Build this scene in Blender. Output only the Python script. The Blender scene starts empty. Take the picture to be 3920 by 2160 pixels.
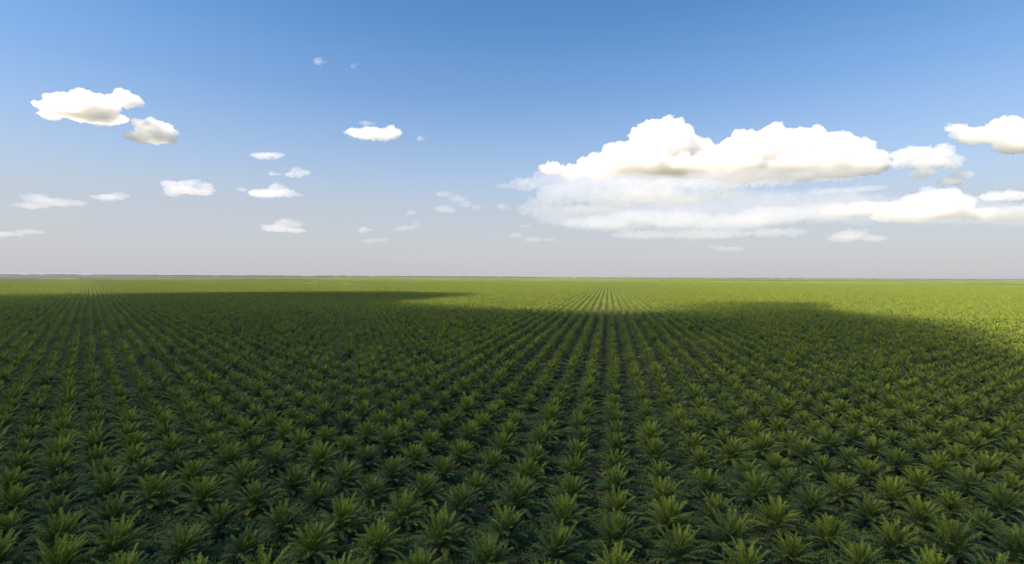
import bpy, math, random
import numpy as np
from mathutils import Vector

# ------------------------------------------------------------------ scene, camera, world, sun, exposure
S = bpy.context.scene
C = S.collection
S.view_settings.view_transform = 'Standard'
S.view_settings.look = 'None'
S.view_settings.exposure = 1.35
S.view_settings.gamma = 1.0
S.cycles.use_denoising = True
S.cycles.max_bounces = 24
S.cycles.diffuse_bounces = 3
S.cycles.glossy_bounces = 2
S.cycles.transmission_bounces = 4
S.cycles.volume_bounces = 20
S.cycles.transparent_max_bounces = 64
S.cycles.caustics_reflective = False
S.cycles.caustics_refractive = False

CAM_H = 37.3                    # drone height, metres
SRC_W, SRC_H = 3920.0, 2160.0   # the photograph's size
FP = 1950.0                     # focal length in photograph pixels
HORIZON_Y, ROLL = 1057.5, 0.0049   # horizon height at the centre column, slope of the horizon

cam_data = bpy.data.cameras.new('camera')
cam = bpy.data.objects.new('camera', cam_data)
C.objects.link(cam)
cam_data.sensor_width = 36.0
cam_data.lens = FP / SRC_W * 36.0
cam_data.shift_y = -(SRC_H / 2 - HORIZON_Y) / SRC_W
cam_data.clip_start = 0.5
cam_data.clip_end = 120000.0
cam.location = (0, 0, CAM_H)
cam.rotation_euler = (math.radians(90), -math.atan(ROLL), 0)
S.camera = cam

SUN_EL, SUN_AZ = math.radians(47), math.radians(-118)      # azimuth clockwise from the view direction (+Y)
sun_dir = Vector((math.sin(SUN_AZ) * math.cos(SUN_EL), math.cos(SUN_AZ) * math.cos(SUN_EL), math.sin(SUN_EL)))
w = bpy.data.worlds.new('World')
S.world = w
w.use_nodes = True
nt = w.node_tree
nt.nodes.clear()
sky = nt.nodes.new('ShaderNodeTexSky')
sky.sky_type = 'NISHITA'
sky.sun_disc = False
sky.sun_elevation = SUN_EL
sky.sun_rotation = SUN_AZ
sky.altitude = 0
sky.air_density = 1.0
sky.dust_density = 0.5
sky.ozone_density = 2.0
hsv = nt.nodes.new('ShaderNodeHueSaturation')
hsv.inputs['Saturation'].default_value = 1.25
nt.links.new(sky.outputs[0], hsv.inputs['Color'])
# the hot lower air is dusty: pale and grey towards the horizon, all the way round
tc = nt.nodes.new('ShaderNodeTexCoord')
sep = nt.nodes.new('ShaderNodeSeparateXYZ')
nt.links.new(tc.outputs['Generated'], sep.inputs[0])
hr = nt.nodes.new('ShaderNodeValToRGB')
el = hr.color_ramp.elements
for p_, v_ in ((0.12, 0.78), (0.2, 0.45), (0.32, 0.14), (0.45, 0.0)):
    e = el.new(p_); e.color = (v_, v_, v_, 1)
el[0].position = 0.0; el[0].color = (0.97, 0.97, 0.97, 1)
el[-1].color = (0, 0, 0, 1)
nt.links.new(sep.outputs['Z'], hr.inputs[0])
hm = nt.nodes.new('ShaderNodeMix'); hm.data_type = 'RGBA'
hm.inputs['B'].default_value = (3.06, 3.04, 3.27, 1)
nt.links.new(hr.outputs[0], hm.inputs['Factor'])
nt.links.new(hsv.outputs[0], hm.inputs['A'])
bg = nt.nodes.new('ShaderNodeBackground')
bg.inputs['Strength'].default_value = 0.071
wo = nt.nodes.new('ShaderNodeOutputWorld')
nt.links.new(hm.outputs['Result'], bg.inputs['Color'])
nt.links.new(bg.outputs[0], wo.inputs['Surface'])

sd = bpy.data.lights.new('sun', 'SUN')
sd.energy = 5.0
sd.angle = math.radians(0.5)
sd.color = (1.0, 0.845, 0.66)
so = bpy.data.objects.new('sun', sd)
C.objects.link(so)
so.rotation_euler = sun_dir.to_track_quat('Z', 'Y').to_euler()

rng = np.random.default_rng(11)
random.seed(11)


# ------------------------------------------------------------------ helpers
def mesh_obj(name, V, F, mats=(), parent=None, link=True, smooth=False, mat_index=None, tone=None):
    me = bpy.data.meshes.new(name)
    V = np.asarray(V, float)
    me.from_pydata(V.tolist(), [], [tuple(f) for f in F])
    for m in mats:
        me.materials.append(m)
    if mat_index is not None:
        me.polygons.foreach_set('material_index', np.asarray(mat_index, np.int32))
    if tone is not None:
        a = me.attributes.new('tone', 'FLOAT', 'POINT')
        a.data.foreach_set('value', np.asarray(tone, np.float32))
    if smooth:
        me.polygons.foreach_set('use_smooth', np.ones(len(me.polygons), bool))
    me.update()
    o = bpy.data.objects.new(name, me)
    if link:
        C.objects.link(o)
    if parent is not None:
        o.parent = parent
    return o


def tag(o, label=None, cat=None, group=None, kind=None):
    for k, v in (('label', label), ('category', cat), ('group', group), ('kind', kind)):
        if v:
            o[k] = v
    return o


def new_mat(name):
    m = bpy.data.materials.new(name)
    m.use_nodes = True
    m.node_tree.nodes.clear()
    return m, m.node_tree.nodes, m.node_tree.links


def ramp(N, stops):
    r = N.new('ShaderNodeValToRGB')
    e = r.color_ramp.elements
    while len(e) < len(stops):
        e.new(0.5)
    for k, (p, c) in enumerate(stops):
        e[k].position = p
        e[k].color = (*c, 1)
    return r


# ------------------------------------------------------------------ where the rows run
# The palms stand on a triangular grid (about 9 m). It was measured on the photograph, whose wide lens bends
# straight rows slightly; the planting follows that gentle curve on the ground.
LENS = [1835.977, 36.1203, 1088.558, 0.199959, 0.812831, 0.651809, -0.0197943, -0.00666373, 0.0575043, 1.045013, 0.997059]
F0, H0, CY0, A0, PH1, PH2, PIT, ROL, K3, BANG, BL = LENS
GU = 9.0 * np.array([math.sin(A0), math.cos(A0)])
GV = 9.0 * BL * np.array([math.sin(A0 - BANG), math.cos(A0 - BANG)])


def wide(X, Z, Y):
    n = np.sqrt(X * X + Y * Y + Z * Z)
    X, Y, Z = X / n, Y / n, Z / n
    c, s = math.cos(PIT), math.sin(PIT)
    Y, Z = c * Y + s * Z, -s * Y + c * Z
    c, s = math.cos(ROL), math.sin(ROL)
    X, Y = c * X + s * Y, -s * X + c * Y
    t = np.arccos(np.clip(Z, -1, 1))
    r = F0 * (t + K3 * t ** 3)
    h = np.maximum(np.hypot(X, Y), 1e-9)
    return 1960 + r * X / h, CY0 + r * Y / h


_az = np.linspace(-1.5, 1.5, 600)
_hx, _hy = wide(np.sin(_az), np.cos(_az), 0 * _az)


def horizon_y(x):
    return HORIZON_Y + ROLL * (x - 1960)


def ground_from(x, drop, z=1.2):
    """photograph column and distance below the horizon -> point of the ground plane"""
    dist = FP * (CAM_H - z) / np.maximum(drop, 1e-3)
    # the camera is rolled by ROLL: columns below the horizon shift sideways a little
    return dist * (x - 1960 + ROLL * drop) / FP, dist


def grid_to_ground(i, j):
    P = (np.asarray(i)[:, None] + PH1) * GU + (np.asarray(j)[:, None] + PH2) * GV
    x, y = wide(P[:, 0], P[:, 1], np.full(len(P), H0))
    drop = y - np.interp(x, _hx, _hy)
    X, Y = ground_from(x, drop)
    return X, Y, x, drop


def to_pixel(X, Y, Z):
    """world -> photograph pixel"""
    u = FP * X / Y
    v = FP * (CAM_H - Z) / Y
    return 1960 + u - ROLL * v, HORIZON_Y + v + ROLL * u


# ------------------------------------------------------------------ materials
def leaf_material(name, dark, light, transl=0.25, rough=0.5):
    m, N, L = new_mat(name)
    out = N.new('ShaderNodeOutputMaterial')
    at = N.new('ShaderNodeAttribute'); at.attribute_name = 'tone'
    oi = N.new('ShaderNodeObjectInfo')
    mx = N.new('ShaderNodeMath'); mx.operation = 'MULTIPLY_ADD'
    mx.inputs[1].default_value = 0.35
    sub = N.new('ShaderNodeMath'); sub.operation = 'SUBTRACT'; sub.inputs[1].default_value = 0.5
    L.new(oi.outputs['Random'], sub.inputs[0])
    L.new(sub.outputs[0], mx.inputs[0])
    L.new(at.outputs['Fac'], mx.inputs[2])
    r = ramp(N, [(0.0, dark), (1.0, light)])
    L.new(mx.outputs[0], r.inputs[0])
    b = N.new('ShaderNodeBsdfPrincipled')
    b.inputs['Roughness'].default_value = rough
    b.inputs['Specular IOR Level'].default_value = 0.08
    t = N.new('ShaderNodeBsdfTranslucent')
    ms = N.new('ShaderNodeMixShader'); ms.inputs[0].default_value = transl
    L.new(r.outputs[0], b.inputs['Base Color'])
    L.new(r.outputs[0], t.inputs['Color'])
    L.new(b.outputs[0], ms.inputs[1]); L.new(t.outputs[0], ms.inputs[2])
    L.new(ms.outputs[0], out.inputs[0])
    return m


M_leaf = leaf_material('palm leaflets', (0.040, 0.092, 0.052), (0.292, 0.352, 0.033))
M_young = leaf_material('young palm leaflets', (0.18, 0.28, 0.025), (0.42, 0.48, 0.035), 0.35)
M_rachis = leaf_material('palm midribs', (0.10, 0.13, 0.025), (0.26, 0.30, 0.05), 0.0, 0.4)
M_cover = leaf_material('ground cover leaves', (0.060, 0.105, 0.042), (0.185, 0.245, 0.06), 0.2, 0.6)


def simple_noise(name, stops, scale, detail=6, rough=0.9, bump=0.0, coords='Object'):
    m, N, L = new_mat(name)
    out = N.new('ShaderNodeOutputMaterial')
    tc = N.new('ShaderNodeTexCoord')
    n = N.new('ShaderNodeTexNoise'); n.inputs['Scale'].default_value = scale; n.inputs['Detail'].default_value = detail
    L.new(tc.outputs[coords], n.inputs['Vector'])
    r = ramp(N, stops)
    L.new(n.outputs['Fac'], r.inputs[0])
    b = N.new('ShaderNodeBsdfPrincipled'); b.inputs['Roughness'].default_value = rough
    b.inputs['Specular IOR Level'].default_value = 0.1
    L.new(r.outputs[0], b.inputs['Base Color'])
    if bump:
        bp = N.new('ShaderNodeBump'); bp.inputs['Strength'].default_value = bump
        L.new(n.outputs['Fac'], bp.inputs['Height']); L.new(bp.outputs[0], b.inputs['Normal'])
    L.new(b.outputs[0], out.inputs[0])
    return m


M_trunk = simple_noise('palm trunk', [(0.3, (0.03, 0.022, 0.016)), (0.7, (0.11, 0.075, 0.05))], 9, bump=0.6)
M_track = simple_noise('pale sandy track', [(0.5, (0.05, 0.05, 0.025)), (0.6, (0.30, 0.27, 0.22))], 0.45)
M_bare = simple_noise('bare reddish field', [(0.35, (0.045, 0.040, 0.032)), (0.6, (0.080, 0.064, 0.052))], 0.003)
M_pale = simple_noise('pale bare strip', [(0.3, (0.20, 0.16, 0.12)), (0.7, (0.30, 0.24, 0.19))], 0.01)

# ground: low green cover with brown soil showing through
M_ground, N, L = new_mat('plantation ground')
out = N.new('ShaderNodeOutputMaterial')
geo = N.new('ShaderNodeNewGeometry')
n1 = N.new('ShaderNodeTexNoise'); n1.inputs['Scale'].default_value = 0.16; n1.inputs['Detail'].default_value = 8; n1.inputs['Roughness'].default_value = 0.65
n2 = N.new('ShaderNodeTexNoise'); n2.inputs['Scale'].default_value = 2.3; n2.inputs['Detail'].default_value = 6
n3 = N.new('ShaderNodeTexNoise'); n3.inputs['Scale'].default_value = 0.02; n3.inputs['Detail'].default_value = 4
for n in (n1, n2, n3):
    L.new(geo.outputs['Position'], n.inputs['Vector'])
g = ramp(N, [(0.3, (0.020, 0.022, 0.012)), (0.55, (0.038, 0.046, 0.016)), (0.75, (0.065, 0.078, 0.022))])
L.new(n2.outputs['Fac'], g.inputs[0])
s = ramp(N, [(0.35, (0.045, 0.032, 0.028)), (0.7, (0.13, 0.088, 0.072))])
L.new(n2.outputs['Fac'], s.inputs[0])
k = ramp(N, [(0.50, (0, 0, 0)), (0.66, (1, 1, 1))])
L.new(n1.outputs['Fac'], k.inputs[0])
mx = N.new('ShaderNodeMix'); mx.data_type = 'RGBA'
L.new(k.outputs[0], mx.inputs['Factor']); L.new(g.outputs[0], mx.inputs['A']); L.new(s.outputs[0], mx.inputs['B'])
b = N.new('ShaderNodeBsdfPrincipled'); b.inputs['Roughness'].default_value = 0.95; b.inputs['Specular IOR Level'].default_value = 0.05
bp = N.new('ShaderNodeBump'); bp.inputs['Strength'].default_value = 0.7; bp.inputs['Distance'].default_value = 0.3
L.new(n2.outputs['Fac'], bp.inputs['Height']); L.new(bp.outputs[0], b.inputs['Normal'])
L.new(mx.outputs['Result'], b.inputs['Base Color']); L.new(b.outputs[0], out.inputs[0])


# ------------------------------------------------------------------ ground, track, bare field
def polar_sheet(name, z, mat, radii, n=96):
    V, F = [(0, 0, z)], []
    for r in radii:
        for q in range(n):
            a = 2 * math.pi * q / n
            V.append((r * math.sin(a), r * math.cos(a), z))
    for q in range(n):
        F.append((0, 1 + (q + 1) % n, 1 + q))
    for k in range(len(radii) - 1):
        o0, o1 = 1 + k * n, 1 + (k + 1) * n
        for q in range(n):
            F.append((o0 + q, o0 + (q + 1) % n, o1 + (q + 1) % n, o1 + q))
    return mesh_obj(name, V, F, [mat])


ground = polar_sheet('ground', 0.0, M_ground, [50, 150, 400, 1000, 2500, 6000, 14000, 30000])
tag(ground, kind='structure')


def grid_line(const, i0, i1, step, half, name, mat, z, wob=0.25):
    """a strip that runs between two planted rows (i + j = const)"""
    ii = np.arange(i0, i1, step)
    cX, cY, _, _ = grid_to_ground(ii, const - ii)
    d = np.stack([np.gradient(cX), np.gradient(cY)], 1)
    d /= np.linalg.norm(d, axis=1)[:, None]
    nrm = np.stack([-d[:, 1], d[:, 0]], 1)
    hw = half * (1 + wob * np.sin(ii * 1.7) * np.cos(ii * 0.61))
    V, F = [], []
    for q in range(len(ii)):
        for sgn in (-1, 1):
            V.append((cX[q] + sgn * nrm[q, 0] * hw[q], cY[q] + sgn * nrm[q, 1] * hw[q], z))
    for q in range(len(ii) - 1):
        F.append((2 * q, 2 * q + 2, 2 * q + 3, 2 * q + 1))
    return mesh_obj(name, V, F, [mat])


track = grid_line(22.45, -12, 44, 0.25, 0.8, 'track', M_track, 0.03, 0.7)
tag(track, kind='structure')


# ------------------------------------------------------------------ oil palm meshes
class MB:
    def __init__(self):
        self.V, self.F, self.M, self.T, self.n = [], [], [], [], 0

    def add(self, V, F, m, t):
        V = np.asarray(V, float)
        self.V.append(V)
        self.T.append(np.full(len(V), t) if np.isscalar(t) else np.asarray(t))
        self.F += [tuple(x + self.n for x in f) for f in F]
        self.M += [m] * len(F)
        self.n += len(V)

    def build(self, name, mats, parent=None, link=True, smooth=False):
        return mesh_obj(name, np.concatenate(self.V), self.F, mats, parent, link, smooth, self.M, np.concatenate(self.T))


def frond(mb, base, az, el, length, bend, nl, tone, r, leaf_len=0.95, leaf_w=0.10, rachis=True, twist=0.0):
    """one pinnate leaf: arched midrib and two ranks of drooping leaflets"""
    ns = 12
    s = np.linspace(0, 1, ns)
    ang = el - bend * s ** 1.55
    ds = length / (ns - 1)
    hx = np.concatenate([[0], np.cumsum(np.cos(ang[:-1]) * ds)])
    hz = np.concatenate([[0], np.cumsum(np.sin(ang[:-1]) * ds)])
    side_sw = twist * s ** 2 * length
    ca, sa = math.sin(az), math.cos(az)
    ctr = np.stack([base[0] + hx * ca + side_sw * sa, base[1] + hx * sa - side_sw * ca, base[2] + hz], 1)
    side0 = np.array([sa, -ca, 0.0])
    tang = np.gradient(ctr, axis=0)
    tang /= np.linalg.norm(tang, axis=1)[:, None]
    up = np.cross(np.broadcast_to(side0, tang.shape), tang)
    up /= np.linalg.norm(up, axis=1)[:, None]
    if up[0, 2] < 0:
        up = -up
    if rachis:
        wd = 0.075 * (1 - 0.85 * s) + 0.012
        V, F = [], []
        for q in range(ns):
            V += [ctr[q] - side0 * wd[q], ctr[q] + up[q] * wd[q] * 0.8, ctr[q] + side0 * wd[q]]
        for q in range(ns - 1):
            a, b2 = 3 * q, 3 * q + 3
            F += [(a, a + 1, b2 + 1, b2), (a + 1, a + 2, b2 + 2, b2 + 1)]
        mb.add(V, F, 1, tone + 0.1)
    ts = np.linspace(0.16, 0.995, nl)
    V, F, T = [], [], []
    c = 0
    for sgn in (-1, 1):
        for t0 in ts:
            t = min(max(t0 + r.normal() * 0.008, 0.1), 1.0)
            p = np.array([np.interp(t, s, ctr[:, k]) for k in range(3)])
            tg = np.array([np.interp(t, s, tang[:, k]) for k in range(3)])
            u = np.array([np.interp(t, s, up[:, k]) for k in range(3)])
            prof = min(1.0, 0.35 + 2.6 * (t - 0.12)) * (1.0 - 0.62 * max(0, t - 0.45) / 0.55)
            ll = leaf_len * prof * (1 + 0.15 * r.normal())
            fwd = 0.35 + 0.75 * t
            lift = r.choice([0.45, 0.05]) + 0.12 * r.normal()
            d = side0 * sgn + tg * fwd + u * lift
            d /= np.linalg.norm(d)
            d2 = d + np.array([0, 0, -0.95 - 0.5 * r.random()])
            d2 /= np.linalg.norm(d2)
            wv = np.cross(d, u + 0.4 * r.normal(size=3) * 0.5)
            wv /= np.linalg.norm(wv) + 1e-9
            w0 = leaf_w * 0.5 * (0.7 + 0.3 * prof)
            m_ = p + d * ll * 0.55
            e_ = m_ + d2 * ll * 0.45
            V += [p - wv * w0 * 0.6, p + wv * w0 * 0.6, m_ - wv * w0, m_ + wv * w0, e_]
            F += [(c, c + 1, c + 3, c + 2), (c + 2, c + 3, c + 4)]
            tt = tone + 0.15 * r.normal() + 0.08 * (t - 0.5)
            T += [tt] * 5
            c += 5
    mb.add(V, F, 0, np.array(T))


def palm_meshes(seed, nfr=34, nl=42, size=1.0, leaf_w=0.085, link=False):
    r = np.random.default_rng(seed)
    crown, young, trunk = MB(), MB(), MB()
    ga = math.radians(137.5)
    z0 = 1.05
    lean = r.normal(size=2) * 0.06
    for k in range(nfr):
        q = k / (nfr - 1)                       # 0 youngest, 1 oldest
        az = k * ga + r.normal() * 0.13
        el = math.radians(86 - 66 * q ** 1.4 + r.normal() * 5)
        length = (3.35 + 0.85 * math.sin(math.pi * min(1, q + 0.12))) * (1 + 0.08 * r.normal()) * size
        bend = math.radians(12 + 50 * min(1, 1.5 * q) + r.normal() * 10)
        rad = 0.12 + 0.22 * q
        base = (math.sin(az) * rad, math.cos(az) * rad, z0 + 0.35 * (1 - q))
        tone = 0.82 - 0.84 * q ** 0.8 + 0.12 * r.normal()
        if q > 0.9 and r.random() < 0.3:
            tone = 0.85                        # an old frond turning yellow
        frond(crown, base, az, el, length, bend, nl, tone, r, 0.74 * size, leaf_w, True, 0.06 * r.normal())
    for k in range(5):
        az = r.random() * 6.28
        frond(young, (0.05 * math.sin(az), 0.05 * math.cos(az), z0 + 0.4), az, math.radians(86 - 4 * k), (3.0 + 0.5 * r.random()) * size,
              math.radians(10 + 16 * r.random() + 7 * k), nl, 0.45 + 0.25 * r.normal(), r, 0.30 + 0.08 * k, leaf_w, True, 0.03 * r.normal())
    # trunk: a short stout stem sheathed in cut frond bases
    prof = [(0.0, 0.52), (0.25, 0.44), (0.7, 0.40), (1.1, 0.40), (1.5, 0.16)]
    nn = 12
    V, F = [], []
    for kk, (z, rr) in enumerate(prof):
        for q in range(nn):
            a = 2 * math.pi * q / nn
            rj = rr * (1 + 0.12 * ((q + kk) % 2) + 0.05 * r.normal())
            V.append((rj * math.sin(a), rj * math.cos(a), z - 0.05))
    for kk in range(len(prof) - 1):
        for q in range(nn):
            F.append((kk * nn + q, kk * nn + (q + 1) % nn, (kk + 1) * nn + (q + 1) % nn, (kk + 1) * nn + q))
    trunk.add(V, F, 0, 0.5)
    for kk in range(22):                        # stubs of pruned fronds
        a = kk * ga
        z = 0.15 + 0.95 * kk / 22
        d = np.array([math.sin(a), math.cos(a), 0]); sd_ = np.array([math.cos(a), -math.sin(a), 0])
        p0 = d * 0.38 + np.array([0, 0, z])
        p1 = d * 0.66 + np.array([0, 0, z + 0.24])
        w0, w1 = 0.10, 0.05
        V = [p0 - sd_ * w0, p0 + sd_ * w0, p1 + sd_ * w1, p1 - sd_ * w1, p0 - np.array([0, 0, .12]), p1 - np.array([0, 0, .07])]
        trunk.add(V, [(0, 1, 2, 3), (1, 4, 5, 2), (4, 0, 3, 5), (3, 2, 5)], 0, 0.5)
    return crown, young, trunk


def build_palm(seed, root=None, **kw):
    crown, young, trunk = palm_meshes(seed, **kw)
    a = trunk.build('trunk', [M_trunk], root)
    b_ = crown.build('crown', [M_leaf, M_rachis], root)
    c_ = young.build('young_fronds', [M_young, M_rachis], root)
    return a, b_, c_


def whole_palm_mesh(name, seed, **kw):
    crown, young, trunk = palm_meshes(seed, **kw)
    mb = MB()
    mats = [M_leaf, M_rachis, M_young, M_trunk]
    for src, off in ((crown, {0: 0, 1: 1}), (young, {0: 2, 1: 1}), (trunk, {0: 3})):
        V = np.concatenate(src.V); T = np.concatenate(src.T)
        mb.V.append(V); mb.T.append(T)
        mb.F += [tuple(x + mb.n for x in f) for f in src.F]
        mb.M += [off[q] for q in src.M]
        mb.n += len(V)
    return mb.build(name, mats, None, False)


# ------------------------------------------------------------------ the planting grid
ROAD_ROW = 56                              # one row left out for a harvest road
I, J = np.meshgrid(np.arange(-420, 640), np.arange(-700, 700), indexing='ij')
I, J = I.ravel(), J.ravel()
P = (I[:, None] + PH1) * GU + (J[:, None] + PH2) * GV
rad = np.hypot(P[:, 0], P[:, 1])
az = np.arctan2(P[:, 0], P[:, 1])
keep = (rad < 3300) & (np.abs(az) < math.radians(86)) & (rad > 22)
I, J = I[keep], J[keep]
X, Y, PX, DROP = grid_to_ground(I, J)
# measured palms: grid cell -> the photograph's own position
R1 = [(0, [(1050, 1340), (1010, 1070), (545, 1280), (1380, 860), (1500, 1080), (1640, 1350), (1840, 880), (2000, 1110), (2220, 1340), (1320, 640), (1740, 680), (2200, 700), (1650, 490), (1940, 410), (2070, 540), (960, 830), (1560, 370), (1850, 270), (2230, 290), (2100, 190), (1790, 160)]),
      (980, [(155, 545), (330, 740), (545, 860), (795, 680), (1050, 800), (590, 530), (1000, 500), (400, 400), (820, 400), (1250, 650), (1430, 490), (1530, 800), (1700, 620), (1870, 950), (1345, 1020), (770, 1080), (240, 1120), (510, 1310), (1105, 1290), (1680, 1240), (2000, 760), (2140, 560), (1190, 370), (1340, 260), (1000, 270), (1570, 350), (1850, 460), (2220, 410), (1700, 230), (2260, 1170), (630, 300), (270, 280), (1940, 300)]),
      (1960, [(50, 910), (130, 690), (215, 520), (270, 350), (465, 1090), (540, 840), (570, 630), (590, 460), (630, 310), (400, 1370), (945, 1240), (940, 1000), (945, 760), (940, 570), (945, 390), (1430, 1120), (1370, 880), (1340, 660), (1290, 480), (1260, 310), (1500, 1390), (1840, 1010), (1770, 760), (1700, 530), (1640, 400), (1580, 250), (1960, 1290), (2230, 850), (2120, 670), (2000, 470), (1910, 340), (1830, 220)]),
      (2940, [(210, 1390), (570, 1220), (1150, 1320), (1690, 1360), (900, 1030), (1400, 1090), (380, 940), (670, 820), (1140, 960), (200, 750), (490, 620), (920, 680), (60, 590), (190, 370), (320, 460), (550, 390), (780, 330), (1640, 950), (1380, 770), (1130, 400), (1150, 560), (950, 480), (1340, 480), (1560, 620), (1820, 790), (1960, 650), (2110, 540), (1940, 1160), (2130, 980), (1720, 520), (1510, 400), (1300, 290)])]
jit = rng.normal(size=(len(X), 2)) * 0.28
for off, pts in R1:
    for px, py in pts:
        x, y = off + px / 2.3653, 1560 + py / 2.3653
        d = y - np.interp(x, _hx, _hy)
        q = int(np.argmin((PX - x) ** 2 + (DROP - d) ** 2))
        gx, gy = ground_from(np.array([x]), np.array([d]))
        if math.hypot(gx[0] - X[q], gy[0] - Y[q]) < 3.2:
            jit[q] = (gx[0] - X[q], gy[0] - Y[q])
# beyond this line on the far left the fields are bare
bare_edge = np.interp(PX, [-400, 0, 300, 700, 1000, 1250, 1400], [25, 22, 20, 14, 11, 9, 0])
drop_ok = DROP > bare_edge
road = (I + J == ROAD_ROW) & (Y > 200)
road2 = (I + J == ROAD_ROW + 46)
gone = rng.random(len(X)) < 0.004
measured = np.abs(jit).max(1) > 1.6
alive = drop_ok & ~road & ~road2 & ~(gone & ~measured)
X, Y, PX, DROP, I, J = X[alive] + jit[alive, 0], Y[alive] + jit[alive, 1], PX[alive], DROP[alive], I[alive], J[alive]

# the 300 that show largest
tx, ty = to_pixel(X, Y, 1.2)
rpx = 3.3 * FP / Y
inframe = (Y > 20) & (tx > -0.35 * rpx) & (tx < SRC_W + 0.35 * rpx) & (ty - 0.75 * rpx < SRC_H - 12)
order = np.where(inframe)[0][np.argsort(Y[inframe])]
near = order[:300]
is_near = np.zeros(len(X), bool)
is_near[near] = True

ORD = ['first', 'second', 'third', 'fourth', 'fifth', 'sixth', 'seventh', 'eighth', 'ninth', 'tenth', 'eleventh', 'twelfth', 'thirteenth', 'fourteenth',
       'fifteenth', 'sixteenth', 'seventeenth', 'eighteenth', 'nineteenth', 'twentieth']
ORD += ['twenty-' + o for o in ORD[:9]] + ['thirtieth'] + ['thirty-' + o for o in ORD[:9]]
# rows towards the middle vanishing point share J; the one that stands upright in the picture is the reference
row_ref = int(J[near[np.argmin((tx[near] - 2360) ** 2 + (ty[near] - 1983) ** 2)]])
seq = {}
rows = {}
for q in near:
    rows.setdefault(int(J[q]), []).append(q)
for j_, qs in rows.items():
    for k_, q in enumerate(sorted(qs, key=lambda q: Y[q])):
        seq[q] = k_
VAR = 9
protos = []
mz = 0.97
for v in range(VAR):
    protos.append(build_palm(100 + v, nfr=46 + v % 3 * 2, size=[0.95, 0.88, 1.0][v % 3]))
used = [False] * VAR
for q in near:
    v = int(rng.integers(VAR))
    root = bpy.data.objects.new('oil_palm', None)
    C.objects.link(root)
    root.empty_display_size = 0.5
    root.location = (X[q], Y[q], 0)
    root.rotation_euler = (rng.normal() * 0.05, rng.normal() * 0.05, rng.random() * 6.283)
    sc = 1.04 + 0.075 * rng.normal()
    sc = min(max(sc, 0.68), 1.2)
    root.scale = (sc, sc, sc * mz)
    dj = row_ref - int(J[q])               # J grows towards the left
    if dj == 0:
        where = 'the upright row that runs dead straight away'
    else:
        where = 'the %s row %s of the dead straight upright row' % (ORD[abs(dj) - 1], 'right' if dj > 0 else 'left')
    tag(root, 'green oil palm, %s up %s' % (ORD[seq[q]], where), 'palm tree', 'oil palms planted in rows')
    for p in protos[v]:
        if used[v]:
            c_ = p.copy()
            C.objects.link(c_)
        else:
            c_ = p
        c_.parent = root
    used[v] = True
for v in range(VAR):
    if not used[v]:
        for p in protos[v]:
            bpy.data.objects.remove(p)


# ------------------------------------------------------------------ instancing for what nobody could count
def scatter(name, pts, rots, scales, idx, sources, label, cat):
    col = bpy.data.collections.new(name + ' sources')
    for k_, s_ in enumerate(sources):
        s_.name = '%s_source_%02d' % (name, k_)
        col.objects.link(s_)
    me = bpy.data.meshes.new(name)
    me.vertices.add(len(pts))
    me.vertices.foreach_set('co', np.asarray(pts, np.float32).ravel())
    for an, ty_, dat in (('rot', 'FLOAT_VECTOR', rots), ('scl', 'FLOAT_VECTOR', scales)):
        a = me.attributes.new(an, ty_, 'POINT')
        a.data.foreach_set('vector', np.asarray(dat, np.float32).ravel())
    a = me.attributes.new('idx', 'INT', 'POINT')
    a.data.foreach_set('value', np.asarray(idx, np.int32))
    o = bpy.data.objects.new(name, me)
    C.objects.link(o)
    ng = bpy.data.node_groups.new(name, 'GeometryNodeTree')
    ng.interface.new_socket('Geometry', in_out='INPUT', socket_type='NodeSocketGeometry')
    ng.interface.new_socket('Geometry', in_out='OUTPUT', socket_type='NodeSocketGeometry')
    gi = ng.nodes.new('NodeGroupInput'); go = ng.nodes.new('NodeGroupOutput')
    ci = ng.nodes.new('GeometryNodeCollectionInfo')
    ci.inputs['Collection'].default_value = col
    ci.inputs['Separate Children'].default_value = True
    ci.inputs['Reset Children'].default_value = True
    ip = ng.nodes.new('GeometryNodeInstanceOnPoints')
    ip.inputs['Pick Instance'].default_value = True

    def named(n, t):
        x = ng.nodes.new('GeometryNodeInputNamedAttribute')
        x.data_type = t
        x.inputs['Name'].default_value = n
        return next(s_ for s_ in x.outputs if s_.enabled and s_.name == 'Attribute')
    ng.links.new(gi.outputs[0], ip.inputs['Points'])
    ng.links.new(ci.outputs[0], ip.inputs['Instance'])
    ng.links.new(named('idx', 'INT'), ip.inputs['Instance Index'])
    ng.links.new(named('rot', 'FLOAT_VECTOR'), ip.inputs['Rotation'])
    ng.links.new(named('scl', 'FLOAT_VECTOR'), ip.inputs['Scale'])
    ng.links.new(ip.outputs[0], go.inputs[0])
    md = o.modifiers.new('scatter', 'NODES')
    md.node_group = ng
    tag(o, label, cat, kind='stuff')
    return o


rest = np.where(~is_near & ((Y < 3400)))[0]
srcs = [whole_palm_mesh('mid', 200 + v, nfr=40, nl=22, leaf_w=0.145, size=0.95) for v in range(5)]
srcs += [whole_palm_mesh('far', 300 + v, nfr=22, nl=8, leaf_w=0.32, size=0.95) for v in range(4)]
n = len(rest)
idx = np.where(Y[rest] < 420, rng.integers(0, 5, n), rng.integers(5, 9, n))
sc = np.clip(1.04 + 0.09 * rng.normal(size=n), 0.7, 1.25)
scatter('distant_oil_palms', np.stack([X[rest], Y[rest], np.zeros(n)], 1),
        np.stack([rng.normal(size=n) * .03, rng.normal(size=n) * .03, rng.random(n) * 6.283], 1), np.stack([sc, sc, sc * mz], 1), idx, srcs,
        'far oil palms of the plantation in long rows reaching to the horizon', 'palm trees')
print('palms', len(near), n)

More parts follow.
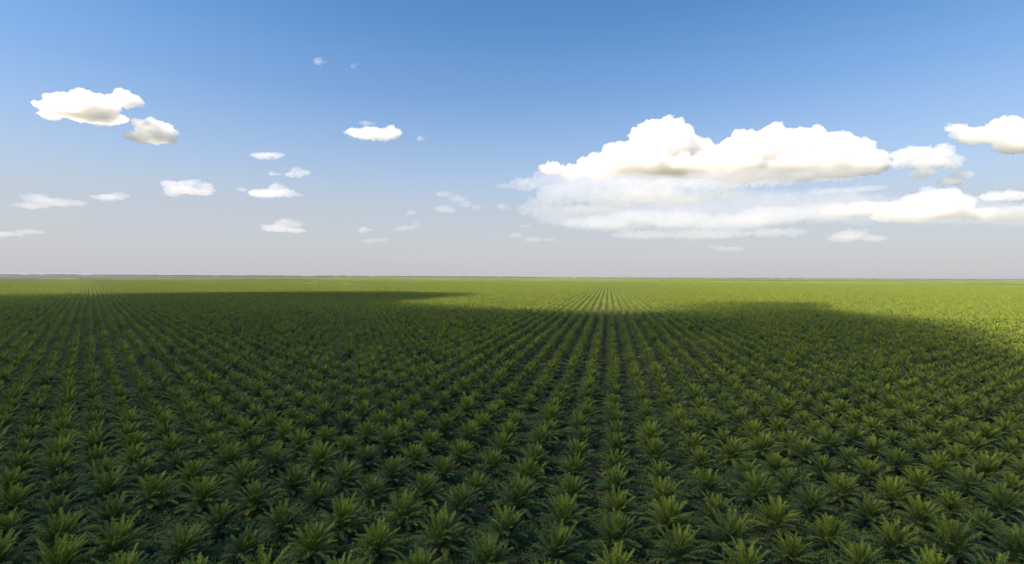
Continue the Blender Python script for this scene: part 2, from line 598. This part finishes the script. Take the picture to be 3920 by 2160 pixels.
# patches of palms beyond, where single crowns no longer show
def patch_mesh(seed, half=50):
    r = np.random.default_rng(seed)
    mb = MB()
    for a in np.arange(-half, half, 9.0):
        for b2 in np.arange(-half, half, 7.8):
            px, py = a + r.normal(), b2 + r.normal()
            hgt = 3.4 + 0.5 * r.normal()
            t = 0.45 + 0.2 * r.normal()
            for k_ in range(7):
                an = k_ * 0.9 + r.random()
                d = np.array([math.sin(an), math.cos(an), 0.0]); sd_ = np.array([d[1], -d[0], 0])
                z1, z2 = hgt * (0.75 + 0.4 * r.random()), hgt * (0.2 + 0.5 * r.random())
                p0, p1, p2 = np.array([px, py, 1.2]), np.array([px, py, z1]) + d * 1.8, np.array([px, py, z2]) + d * 3.6
                mb.add([p0 - sd_ * .15, p0 + sd_ * .15, p1 - sd_ * .9, p1 + sd_ * .9, p2 - sd_ * .3, p2 + sd_ * .3], [(0, 1, 3, 2), (2, 3, 5, 4)], 0, t)
    return mb.build('patch', [M_leaf], None, False)


def far_grid(y0, y1, step):
    gx, gy = np.meshgrid(np.arange(-1.65 * y1, 1.65 * y1, step), np.arange(y0, y1, step))
    gx, gy = gx.ravel(), gy.ravel()
    px, py = to_pixel(gx, gy, 1.2)
    dr = py - horizon_y(px)
    be = np.interp(px, [-400, 0, 300, 700, 1000, 1250, 1400], [25, 22, 20, 14, 11, 9, 0])
    ok = (np.abs(px - 1960) < 3100) & (dr > be)
    return gx[ok], gy[ok]


g1, g2 = far_grid(3400, 9000, 96.0), far_grid(9000, 29000, 288.0)
gx, gy = np.concatenate([g1[0], g2[0]]), np.concatenate([g1[1], g2[1]])
gs = np.concatenate([np.ones(len(g1[0])), np.full(len(g2[0]), 3.0)])
n = len(gx)
scatter('farthest_oil_palms', np.stack([gx, gy, np.zeros(n)], 1), np.stack([np.zeros(n), np.zeros(n), rng.integers(0, 4, n) * math.pi / 2], 1),
        np.stack([gs, gs, 1 + (gs - 1) * 0.3], 1), rng.integers(0, 3, n), [patch_mesh(400 + v) for v in range(3)],
        'green band of oil palms along the far horizon', 'palm trees')
print('patches', n)


# bare fields on the far left, before the horizon
def field_strip(name, top, bottom, mat, z):
    V, F = [], []
    xs = np.array([t[0] for t in top], float)
    for (x, d1), (x2, d2) in zip(top, bottom):
        for d_ in (d1, d2):
            a, b2 = ground_from(np.array([x]), np.array([d_]), z)
            V.append((a[0], b2[0], z))
    for q in range(len(top) - 1):
        F.append((2 * q, 2 * q + 1, 2 * q + 3, 2 * q + 2))
    o = mesh_obj(name, V, F, [mat])
    tag(o, kind='structure')
    return o


field_strip('field', [(-400, 4), (0, 4), (300, 4), (700, 4), (1000, 4), (1250, 4)], [(-400, 25), (0, 22), (300, 20), (700, 14), (1000, 11), (1250, 9)], M_bare, 0.6)
field_strip('path', [(150, 18.5), (220, 18), (290, 17)], [(150, 19.5), (220, 19.6), (290, 18.2)], M_pale, 1.2)

# forest line at the horizon on the left
def forest_mesh(seed):
    r = np.random.default_rng(seed)
    mb = MB()
    for k_ in range(40):
        c0 = np.array([r.uniform(-60, 60), r.uniform(-60, 60), r.uniform(8, 14)])
        t = r.random()
        for q in range(14):
            p = c0 + r.normal(size=3) * np.array([3.5, 3.5, 3])
            a, b2 = r.normal(size=3) * 2.2, r.normal(size=3) * 2.2
            mb.add([p - a - b2, p + a - b2, p + a + b2, p - a + b2], [(0, 1, 2, 3)], 0, t * .4)
        mb.add([c0 + (-.4, 0, -c0[2]), c0 + (.4, 0, -c0[2]), c0 + (.4, 0, 0), c0 + (-.4, 0, 0)], [(0, 1, 2, 3)], 0, 0.0)
    return mb.build('forest', [M_leaf], None, False)


fx = np.arange(-12500, 13000, 60.0)
fy = 11500 + 400 * np.sin(fx * 0.0011) + 200 * rng.normal(size=len(fx))
n = len(fx)
scatter('treeline', np.stack([fx, fy, np.zeros(n)], 1), np.stack([np.zeros(n), np.zeros(n), rng.random(n) * 6.28], 1),
        np.ones((n, 3)) * np.where(fx < 500, rng.uniform(.8, 1.5, n), rng.uniform(.5, 1.0, n))[:, None], rng.integers(0, 2, n), [forest_mesh(1), forest_mesh(2)],
        'dark line of forest along the flat horizon', 'forest')

# ------------------------------------------------------------------ ground cover between the near palms
def clump_mesh(seed):
    r = np.random.default_rng(seed)
    mb = MB()
    for k_ in range(46):
        an = r.random() * 6.283
        rr = 0.75 * math.sqrt(r.random())
        p = np.array([rr * math.sin(an), rr * math.cos(an), 0])
        d = np.array([math.sin(an + r.normal()), math.cos(an + r.normal()), 0.0])
        sd_ = np.array([d[1], -d[0], 0.0]) * r.uniform(.05, .10)
        h_ = r.uniform(.18, .5)
        p1 = p + d * h_ * .4 + np.array([0, 0, h_])
        p2 = p + d * h_ * 1.2 + np.array([0, 0, h_ * .75])
        mb.add([p - sd_ * .5, p + sd_ * .5, p1 - sd_, p1 + sd_, p2], [(0, 1, 3, 2), (2, 3, 4)], 0, 0.4 + 0.25 * r.normal())
    return mb.build('clump', [M_cover], None, False)


nn = 26000
yy = 40 + 150 * rng.random(nn) ** 1.15
xx = (rng.random(nn) * 2 - 1) * (yy * 1.08 + 6)
pat = np.sin(xx * .21 + 1.3 * np.sin(yy * .13)) * np.sin(yy * .17 + 1.1 * np.sin(xx * .11)) + 0.5 * np.sin(xx * .55 + yy * .47)
okc = (pat + 0.5 * rng.normal(size=nn)) > -0.55
xx, yy = xx[okc], yy[okc]
n = len(xx)
sc = rng.uniform(.6, 1.5, n)
scatter('undergrowth', np.stack([xx, yy, np.zeros(n)], 1), np.stack([np.zeros(n), np.zeros(n), rng.random(n) * 6.28], 1),
        np.stack([sc, sc, sc * rng.uniform(.6, 1.1, n)], 1), rng.integers(0, 3, n), [clump_mesh(v) for v in range(3)],
        'low leafy green undergrowth covering the soil between the palms', 'undergrowth')


# ------------------------------------------------------------------ clouds: closed lumpy bodies of scattering vapour
def vapour(name, density, tint=(1, 1, 1), g=0.55):
    m, N, L = new_mat(name)
    out = N.new('ShaderNodeOutputMaterial')
    v = N.new('ShaderNodeVolumeScatter')
    v.inputs['Color'].default_value = (*tint, 1)
    v.inputs['Density'].default_value = density
    v.inputs['Anisotropy'].default_value = g
    L.new(v.outputs[0], out.inputs['Volume'])
    return m


CS = 2575.0 / SRC_W            # the cloud outlines were read on a 2575 pixel wide view
_ico = None


def ico():
    global _ico
    if _ico is None:
        import bmesh
        bm = bmesh.new()
        bmesh.ops.create_icosphere(bm, subdivisions=2, radius=1)
        _ico = (np.array([v.co for v in bm.verts]), [tuple(v.index for v in f.verts) for f in bm.faces])
        bm.free()
    return _ico


def cloud(label, puffs, dist, density, voxel_px=2.2, base=None, rough=1.0, sub=7, seed=0, group=None, depth=1.0, tint=(0.945, 0.945, 0.98), g=0.5):
    """puffs: (x, y, rx, ry) as seen from the plantation; the body gets its own distance, size and depth"""
    r = np.random.default_rng(seed + int(puffs[0][0]))
    f = FP * CS
    upx = dist / f
    iv, if_ = ico()
    V, F, nv = [], [], 0

    def ball(c, rad3):
        nonlocal nv
        V.append(iv * rad3 + c)
        F.extend([tuple(q + nv for q in t) for t in if_])
        nv += len(iv)
    for (x, y, rx, ry) in puffs:
        hy = horizon_y(x / CS) * CS
        rx_, ry_ = rx * upx, ry * upx
        c = np.array([(x - SRC_W * CS / 2) * upx, dist + r.normal() * 0.25 * rx_ * depth, CAM_H + (hy - y) * upx])
        ball(c, np.array([rx_, rx_ * 0.9 * depth, ry_]) * 0.86)
        for k_ in range(sub):
            d = r.normal(size=3)
            d[2] = abs(d[2]) * 0.9 - 0.15
            d /= np.linalg.norm(d)
            s_ = r.uniform(.12, .40)
            ball(c + d * np.array([rx_, rx_ * .9 * depth, ry_]) * .82, np.array([1, 1, .85]) * s_ * (rx_ * ry_ ** 2) ** (1 / 3))
    V = np.concatenate(V)
    if base is not None:
        x_, y_ = base
        zb = CAM_H + (horizon_y(x_ / CS) * CS - y_) * upx
        lo = V[:, 2] < zb
        V[lo, 2] = zb - (zb - V[lo, 2]) * 0.3
    org = V.mean(0)
    o = mesh_obj('cloud', V - org, F, [], None, False)
    C.objects.link(o)
    rm = o.modifiers.new('r', 'REMESH'); rm.mode = 'VOXEL'; rm.voxel_size = voxel_px * 0.7 * upx
    for k_, (sz, st) in enumerate(((18, 7.0), (7, 5.5), (3.2, 4.2))):
        tx_ = bpy.data.textures.new('billow', 'CLOUDS')
        tx_.noise_scale = sz * upx * 1.4
        tx_.noise_depth = 2
        dm = o.modifiers.new('d%d' % k_, 'DISPLACE')
        dm.texture = tx_
        dm.texture_coords = 'LOCAL'
        dm.strength = st * upx * rough * 1.6
        dm.mid_level = 0.5
    rm = o.modifiers.new('r2', 'REMESH'); rm.mode = 'VOXEL'; rm.voxel_size = voxel_px * 0.7 * upx
    dg = bpy.context.evaluated_depsgraph_get()
    me = bpy.data.meshes.new_from_object(o.evaluated_get(dg))
    me.materials.append(vapour('cloud vapour', density * 0.7 / upx, tint, g))
    o.modifiers.clear()
    o.data = me
    o.location = org
    tag(o, label, 'cloud', group)
    return o


G = 'cumulus clouds in the sky'
cloud('large bright white cumulus with a left tower and long flat grey base',
      [(1665, 370, 82, 66), (1700, 345, 50, 40), (1630, 378, 52, 60), (1740, 385, 50, 48), (1560, 412, 70, 42), (1505, 425, 58, 34), (1640, 420, 90, 40), (1680, 322, 44, 28), (1640, 335, 40, 28), (1600, 350, 24, 26),
       (1850, 385, 58, 48), (1930, 375, 70, 58), (2010, 373, 65, 56), (2090, 380, 65, 58), (2150, 395, 58, 48), (2200, 405, 40, 34), (1820, 408, 60, 38), (2020, 420, 130, 34), (1880, 425, 110, 32), (2110, 422, 100, 28), (2180, 420, 55, 24),
       (1740, 430, 120, 26), (1770, 402, 62, 36), (1760, 415, 90, 34), (1440, 432, 40, 22), (1390, 425, 40, 16)],
      5200, 0.14, 1.7, (1700, 456), 1.4, 24, group=G, tint=(0.90, 0.915, 0.97), g=0.55)
cloud('ragged grey cloud base hanging under the largest cumulus',
      [(1400, 450, 70, 26), (1330, 463, 70, 16), (1268, 468, 34, 7), (1500, 460, 130, 34), (1650, 462, 140, 30), (1790, 458, 120, 28), (1920, 450, 120, 22), (2060, 442, 120, 16), (1420, 490, 90, 28), (1370, 512, 55, 24), (1330, 525, 40, 18),
       (1550, 500, 130, 26), (1680, 495, 120, 22), (1480, 530, 90, 12), (1800, 488, 90, 12), (2150, 436, 70, 10)],
      4350, 0.016, 2.2, None, 2.2, 14, group=G, g=0.3, tint=(0.72, 0.75, 0.94), depth=0.6)
cloud('long low grey bank of cloud beneath the largest cumulus',
      [(1500, 560, 110, 16), (1600, 548, 90, 18), (1700, 552, 110, 22), (1830, 560, 110, 22), (1950, 540, 110, 26), (2060, 535, 90, 24), (1780, 590, 120, 12), (1620, 590, 100, 10), (1950, 585, 90, 9)],
      9000, 0.007, 2.0, None, 1.8, 12, group=G, g=0.1, tint=(0.72, 0.75, 0.94))
cloud('broad thin grey veil hanging under the largest cumulus',
      [(1420, 535, 100, 34), (1560, 545, 130, 44), (1720, 540, 150, 52), (1880, 530, 140, 54), (2030, 525, 130, 50), (2170, 525, 120, 44), (2300, 530, 120, 44), (2430, 530, 120, 40), (2550, 540, 110, 34)],
      11000, 0.005, 2.4, None, 2.0, 8, group=G, g=0.2, tint=(0.72, 0.75, 0.94))
cloud('bright heaped cumulus low beside the right end of the grey bank',
      [(2330, 510, 70, 34), (2400, 520, 60, 30), (2260, 525, 60, 25), (2180, 525, 60, 20), (2320, 540, 130, 18), (2470, 540, 60, 20), (2550, 540, 50, 22), (2120, 530, 50, 16), (2480, 500, 60, 12)],
      8000, 0.032, 2.2, (2300, 552), 1.3, 14, group=G, g=0.2, tint=(0.83, 0.85, 0.98))
cloud('ragged white cumulus cut off by the right edge of the photo',
      [(2530, 315, 26, 30), (2560, 335, 60, 34), (2500, 335, 40, 24), (2450, 348, 50, 18), (2400, 322, 28, 11), (2430, 335, 36, 14), (2560, 365, 60, 20), (2620, 330, 70, 50)],
      4300, 0.10, 1.8, None, 1.4, 18, group=G, tint=(0.89, 0.90, 0.97), g=0.4)
cloud('broken small cumulus between the largest cloud and the right edge',
      [(2300, 385, 36, 18), (2280, 405, 34, 16), (2360, 390, 40, 26), (2385, 410, 26, 20), (2330, 435, 34, 14), (2400, 455, 34, 9), (2375, 375, 20, 12), (2260, 390, 30, 14), (2330, 410, 50, 14), (2420, 440, 30, 10)],
      4800, 0.045, 2.0, None, 1.6, 14, group=G, g=0.2, tint=(0.83, 0.85, 0.98))
cloud('widest white puff at the upper left with two raised ends',
      [(105, 284, 28, 12), (125, 270, 30, 20), (155, 258, 38, 30), (185, 250, 42, 30), (225, 262, 46, 30), (265, 265, 40, 22), (305, 248, 36, 25), (200, 280, 100, 14), (325, 255, 20, 16)],
      3200, 0.12, 1.6, (200, 292), 0.9, 18, seed=3, group=G, tint=(0.89, 0.89, 0.955), g=0.35)
cloud('domed white cloud with a tail below the widest puff',
      [(385, 330, 38, 28), (410, 335, 32, 26), (400, 345, 42, 16), (345, 346, 34, 10), (430, 352, 12, 12), (375, 350, 50, 10)],
      3400, 0.10, 1.5, (385, 360), 1.1, 18, seed=2, group=G, tint=(0.89, 0.89, 0.955), g=0.3)
cloud('flat lens shaped white cloud alone near the upper middle',
      [(900, 335, 38, 9), (930, 330, 32, 12), (960, 335, 32, 13), (985, 334, 25, 17), (940, 342, 60, 8)],
      3600, 0.09, 1.4, (940, 349), 1.1, 16, group=G, tint=(0.89, 0.89, 0.955), g=0.3)
small = [
    ('small flat cloud above the middle left group', [(655, 393, 26, 6), (690, 391, 28, 8), (675, 396, 44, 4)], 4200, .06, 1.5),
    ('small peaked cloud with a thin left tail', [(742, 430, 17, 11), (760, 434, 22, 7), (735, 438, 26, 5), (690, 438, 18, 3)], 4600, .06, 1.4),
    ('long lumpy low cloud left of the middle', [(430, 463, 32, 11), (480, 463, 30, 11), (510, 468, 25, 11), (465, 478, 70, 8), (435, 488, 24, 7), (525, 478, 22, 6)], 5200, .05, 1.7),
    ('heaped low cloud with a round top and flat wings', [(695, 478, 28, 17), (720, 486, 30, 10), (650, 484, 42, 10), (690, 492, 65, 7), (610, 478, 14, 5), (745, 490, 18, 7)], 5200, .05, 1.7),
    ('small flat cloud beside the lowest left haze', [(265, 495, 28, 8), (300, 493, 26, 10), (285, 500, 46, 5)], 5600, .045, 1.5),
    ('wide faint cloud low over the far left field', [(95, 500, 32, 12), (140, 510, 50, 13), (180, 510, 34, 10), (80, 518, 46, 8), (85, 490, 25, 6)], 5800, .035, 1.8),
    ('pale heaped cloud low above the left middle horizon', [(720, 562, 28, 13), (740, 566, 24, 10), (690, 572, 36, 9), (715, 578, 65, 5)], 9000, .05, 1.5),
    ('faint broken cloud beside the left tip of the largest cumulus', [(1115, 490, 26, 10), (1150, 500, 26, 11), (1170, 515, 18, 9), (1110, 525, 24, 10), (1200, 522, 15, 9), (1130, 530, 22, 8)], 6500, .035, 1.6),
    ('tiny cloud between the left tip and the broken cloud', [(1265, 520, 16, 8), (1275, 524, 12, 6)], 6800, .04, 1.3),
    ('tiny round cloud above the middle horizon', [(1036, 535, 13, 4), (1042, 534, 9, 4)], 7000, .05, 1.2),
    ('small pale tuft low above the middle horizon', [(915, 577, 13, 9), (928, 578, 12, 6)], 9000, .06, 1.2),
    ('thin streak of cloud under the small pale tuft', [(925, 605, 20, 4), (955, 603, 26, 5)], 11000, .03, 1.3),
    ('faint peaked cloud low right of the pale tuft', [(1030, 570, 25, 7), (1045, 566, 16, 8), (1010, 575, 22, 4)], 9500, .028, 1.3),
    ('thin pale streak low at the far left edge', [(20, 588, 40, 6), (70, 583, 40, 6), (-20, 588, 40, 6)], 9500, .03, 1.5),
    ('small faint wisp highest in the sky', [(797, 151, 13, 8), (803, 158, 10, 6), (815, 156, 9, 3)], 2600, .045, 1.3),
    ('tiny faint wisp right of the highest wisp', [(893, 162, 8, 5), (888, 167, 7, 4)], 2600, .03, 1.1),
    ('tiny pale puff right of the lens shaped cloud', [(1056, 347, 9, 5), (1064, 351, 7, 4)], 3600, .05, 1.1),
    ('small streak of cloud under the widest puff', [(262, 314, 18, 5), (245, 312, 12, 4)], 3400, .045, 1.2),
    ('thin streak above the lens shaped cloud', [(915, 308, 18, 4), (935, 311, 12, 3)], 3600, .03, 1.2),
    ('low pale cloud under the bright heaped cumulus', [(2140, 590, 50, 14), (2190, 600, 40, 9), (2110, 600, 45, 10)], 9500, .03, 1.6),
    ('faint flat cloud low over the middle right horizon', [(1840, 625, 40, 7), (1800, 622, 25, 5)], 11000, .025, 1.4),
    ('faint small cloud low left of the grey bank', [(1340, 600, 28, 6), (1380, 603, 20, 4)], 10000, .03, 1.3),
    ('small pale cloud just under the left end of the grey base', [(1322, 569, 18, 4), (1300, 594, 20, 5)], 9500, .035, 1.2),
    ('thin flat cloud strip above the grey bank', [(2160, 475, 50, 8), (2200, 474, 34, 7), (2080, 480, 45, 5)], 6500, .028, 1.5),
]
for q, (lab, pf, dist, den, vx) in enumerate(small):
    cloud(lab, pf, dist, den * (0.45 if dist < 5600 else 0.30), vx, None, 1.0, 10, seed=q, group=G, tint=(0.80, 0.80, 0.94), g=0.0)


# the wide cloud over the drone, out of the picture, whose shadow lies across the near palms
def shade_cloud(outline, alt, label, thick=260.0, seed=1, step=26.0, density=0.0056):
    """outline: ground points of the shadow's edge; the cloud floats at alt up the sun's ray from them"""
    r = np.random.default_rng(seed)
    shift = np.array([sun_dir.x, sun_dir.y]) / sun_dir.z * alt
    O = np.asarray(outline, float)
    lo, hi = O.min(0) - step, O.max(0) + step
    xs, ys = np.arange(lo[0], hi[0], step), np.arange(lo[1], hi[1], step)
    GX, GY = np.meshgrid(xs, ys, indexing='ij')
    pts = np.stack([GX.ravel(), GY.ravel()], 1)
    A, B = O, np.roll(O, -1, 0)
    d2 = np.full(len(pts), 1e18)
    inside = np.zeros(len(pts), bool)
    for a, b2 in zip(A, B):
        ab = b2 - a
        t = np.clip(((pts - a) @ ab) / (ab @ ab), 0, 1)
        d2 = np.minimum(d2, ((a + t[:, None] * ab - pts) ** 2).sum(1))
        cr = (a[1] > pts[:, 1]) != (b2[1] > pts[:, 1])
        with np.errstate(divide='ignore', invalid='ignore'):
            xi = (b2[0] - a[0]) * (pts[:, 1] - a[1]) / (b2[1] - a[1]) + a[0]
        inside ^= cr & (pts[:, 0] < xi)
    dd = np.sqrt(d2) * np.where(inside, 1, -1)
    nz = np.zeros(len(pts))
    for k_ in range(9):
        wl = 420 / 1.55 ** k_
        an = r.random() * 6.28
        nz += np.sin(6.283 * (pts[:, 0] * math.sin(an) + pts[:, 1] * math.cos(an)) / wl + r.random() * 6.28) * 0.8 ** k_
    dd = dd + 7 * nz
    th = np.where(dd > 0, thick * (1 - np.exp(-np.maximum(dd, 0) / 65.0)) * (1 + 0.12 * np.sin(nz)), 0)
    nx, ny = GX.shape
    inn = dd > 0
    top = np.stack([pts[:, 0] + shift[0], pts[:, 1] + shift[1], alt + 1.0 + th], 1)
    bot = np.stack([pts[:, 0] + shift[0], pts[:, 1] + shift[1], alt - 1.0 - 0.15 * th], 1)
    V, F, ids = [], [], {}

    def vid(k_, side):
        key = (k_, side)
        if key not in ids:
            ids[key] = len(V)
            V.append((top if side else bot)[k_])
        return ids[key]
    cell = {}
    for a in range(nx - 1):
        for b2 in range(ny - 1):
            q = [a * ny + b2, (a + 1) * ny + b2, (a + 1) * ny + b2 + 1, a * ny + b2 + 1]
            if inn[q].any():
                cell[(a, b2)] = q
    for (a, b2), q in cell.items():
        F.append([vid(k_, 1) for k_ in q])
        F.append([vid(k_, 0) for k_ in reversed(q)])
        for (na, nb), (u_, v_) in (((a, b2 - 1), (0, 1)), ((a + 1, b2), (1, 2)), ((a, b2 + 1), (2, 3)), ((a - 1, b2), (3, 0))):
            if (na, nb) not in cell:
                F.append([vid(q[v_], 1), vid(q[u_], 1), vid(q[u_], 0), vid(q[v_], 0)])
    o = mesh_obj('cloud', V, F, [vapour('overhead cloud vapour', density, (0.93, 0.955, 0.995))])
    tag(o, label, 'cloud')
    return o


edge_px = [(-500, 760), (-60, 746), (0, 743), (300, 739), (700, 735), (1000, 736), (1060, 739), (1115, 744), (1050, 750), (980, 757), (910, 766), (1000, 775), (1150, 783), (1300, 787),
           (1500, 787), (1600, 781), (1700, 771), (1800, 764), (1950, 763), (2040, 773), (2110, 795), (2210, 818), (2390, 862), (2575, 908), (2800, 1000)]
ex = np.array([p[0] for p in edge_px]) / CS
ey = np.array([p[1] for p in edge_px]) / CS
sx, sy = ground_from(ex, ey - horizon_y(ex), 2.0)
outline = list(zip(sx, sy)) + [(420, 60), (330, -260), (0, -330), (-500, -300), (-1100, -100), (-1400, 300)]
shade_cloud(outline, 2600.0, 'broad grey cloud overhead whose shadow covers the near palms')


# two pale dust plumes over the far palms
def plume(label, x, y, wpx, hpx):
    hy = horizon_y(x / CS) * CS
    d_ = FP * CS * CAM_H / (y - hy)
    u_ = d_ / (FP * CS)
    iv, if_ = ico()
    r = np.random.default_rng(int(x))
    mb = MB()
    for k_ in range(9):
        q = k_ / 8
        c = np.array([(q - .5) * wpx * u_, r.normal() * 3, 3 + (0.25 + .75 * q * r.random()) * hpx * u_ * .5])
        mb.add(iv * np.array([wpx * .16, wpx * .16, hpx * .3]) * u_ * r.uniform(.6, 1.1) + c, if_, 0, 0.5)
    o = mesh_obj('dust_plume', np.concatenate(mb.V), mb.F, [])
    o.location = ((x - SRC_W * CS / 2) * u_, d_, 0)
    rm = o.modifiers.new('r', 'REMESH'); rm.mode = 'VOXEL'; rm.voxel_size = 1.2 * u_
    dg = bpy.context.evaluated_depsgraph_get()
    me = bpy.data.meshes.new_from_object(o.evaluated_get(dg))
    o.modifiers.clear()
    co = np.empty(len(me.vertices) * 3); me.vertices.foreach_get('co', co); co = co.reshape(-1, 3)
    co[:, 2] = np.maximum(co[:, 2], 0.3); me.vertices.foreach_set('co', co.ravel())
    me.materials.append(vapour('dust', 0.009, (0.9, 0.8, 0.7)))
    o.data = me
    tag(o, label, 'dust plume')


plume('faint pale dust plume over far palms before the bare field', 780, 717, 30, 12)
plume('brighter compact dust plume over far sunlit palms', 868, 718, 20, 9)

# ------------------------------------------------------------------ haze
HZ = 31000.0
hv = [(-HZ, -HZ, -1), (HZ, -HZ, -1), (HZ, HZ, -1), (-HZ, HZ, -1), (-HZ, -HZ, 44), (HZ, -HZ, 44), (HZ, HZ, 44), (-HZ, HZ, 44)]
m, N, L = new_mat('haze')
out = N.new('ShaderNodeOutputMaterial')
pv = N.new('ShaderNodeVolumePrincipled')
pv.inputs['Color'].default_value = (0.54, 0.60, 0.66, 1)
pv.inputs['Density'].default_value = 0.000027
pv.inputs['Anisotropy'].default_value = 0.2
L.new(pv.outputs[0], out.inputs['Volume'])
hz = mesh_obj('haze', hv, [(0, 3, 2, 1), (4, 5, 6, 7), (0, 1, 5, 4), (1, 2, 6, 5), (2, 3, 7, 6), (3, 0, 4, 7)], [m])
tag(hz, 'thin pale haze that fades the far palms', 'haze', kind='stuff')
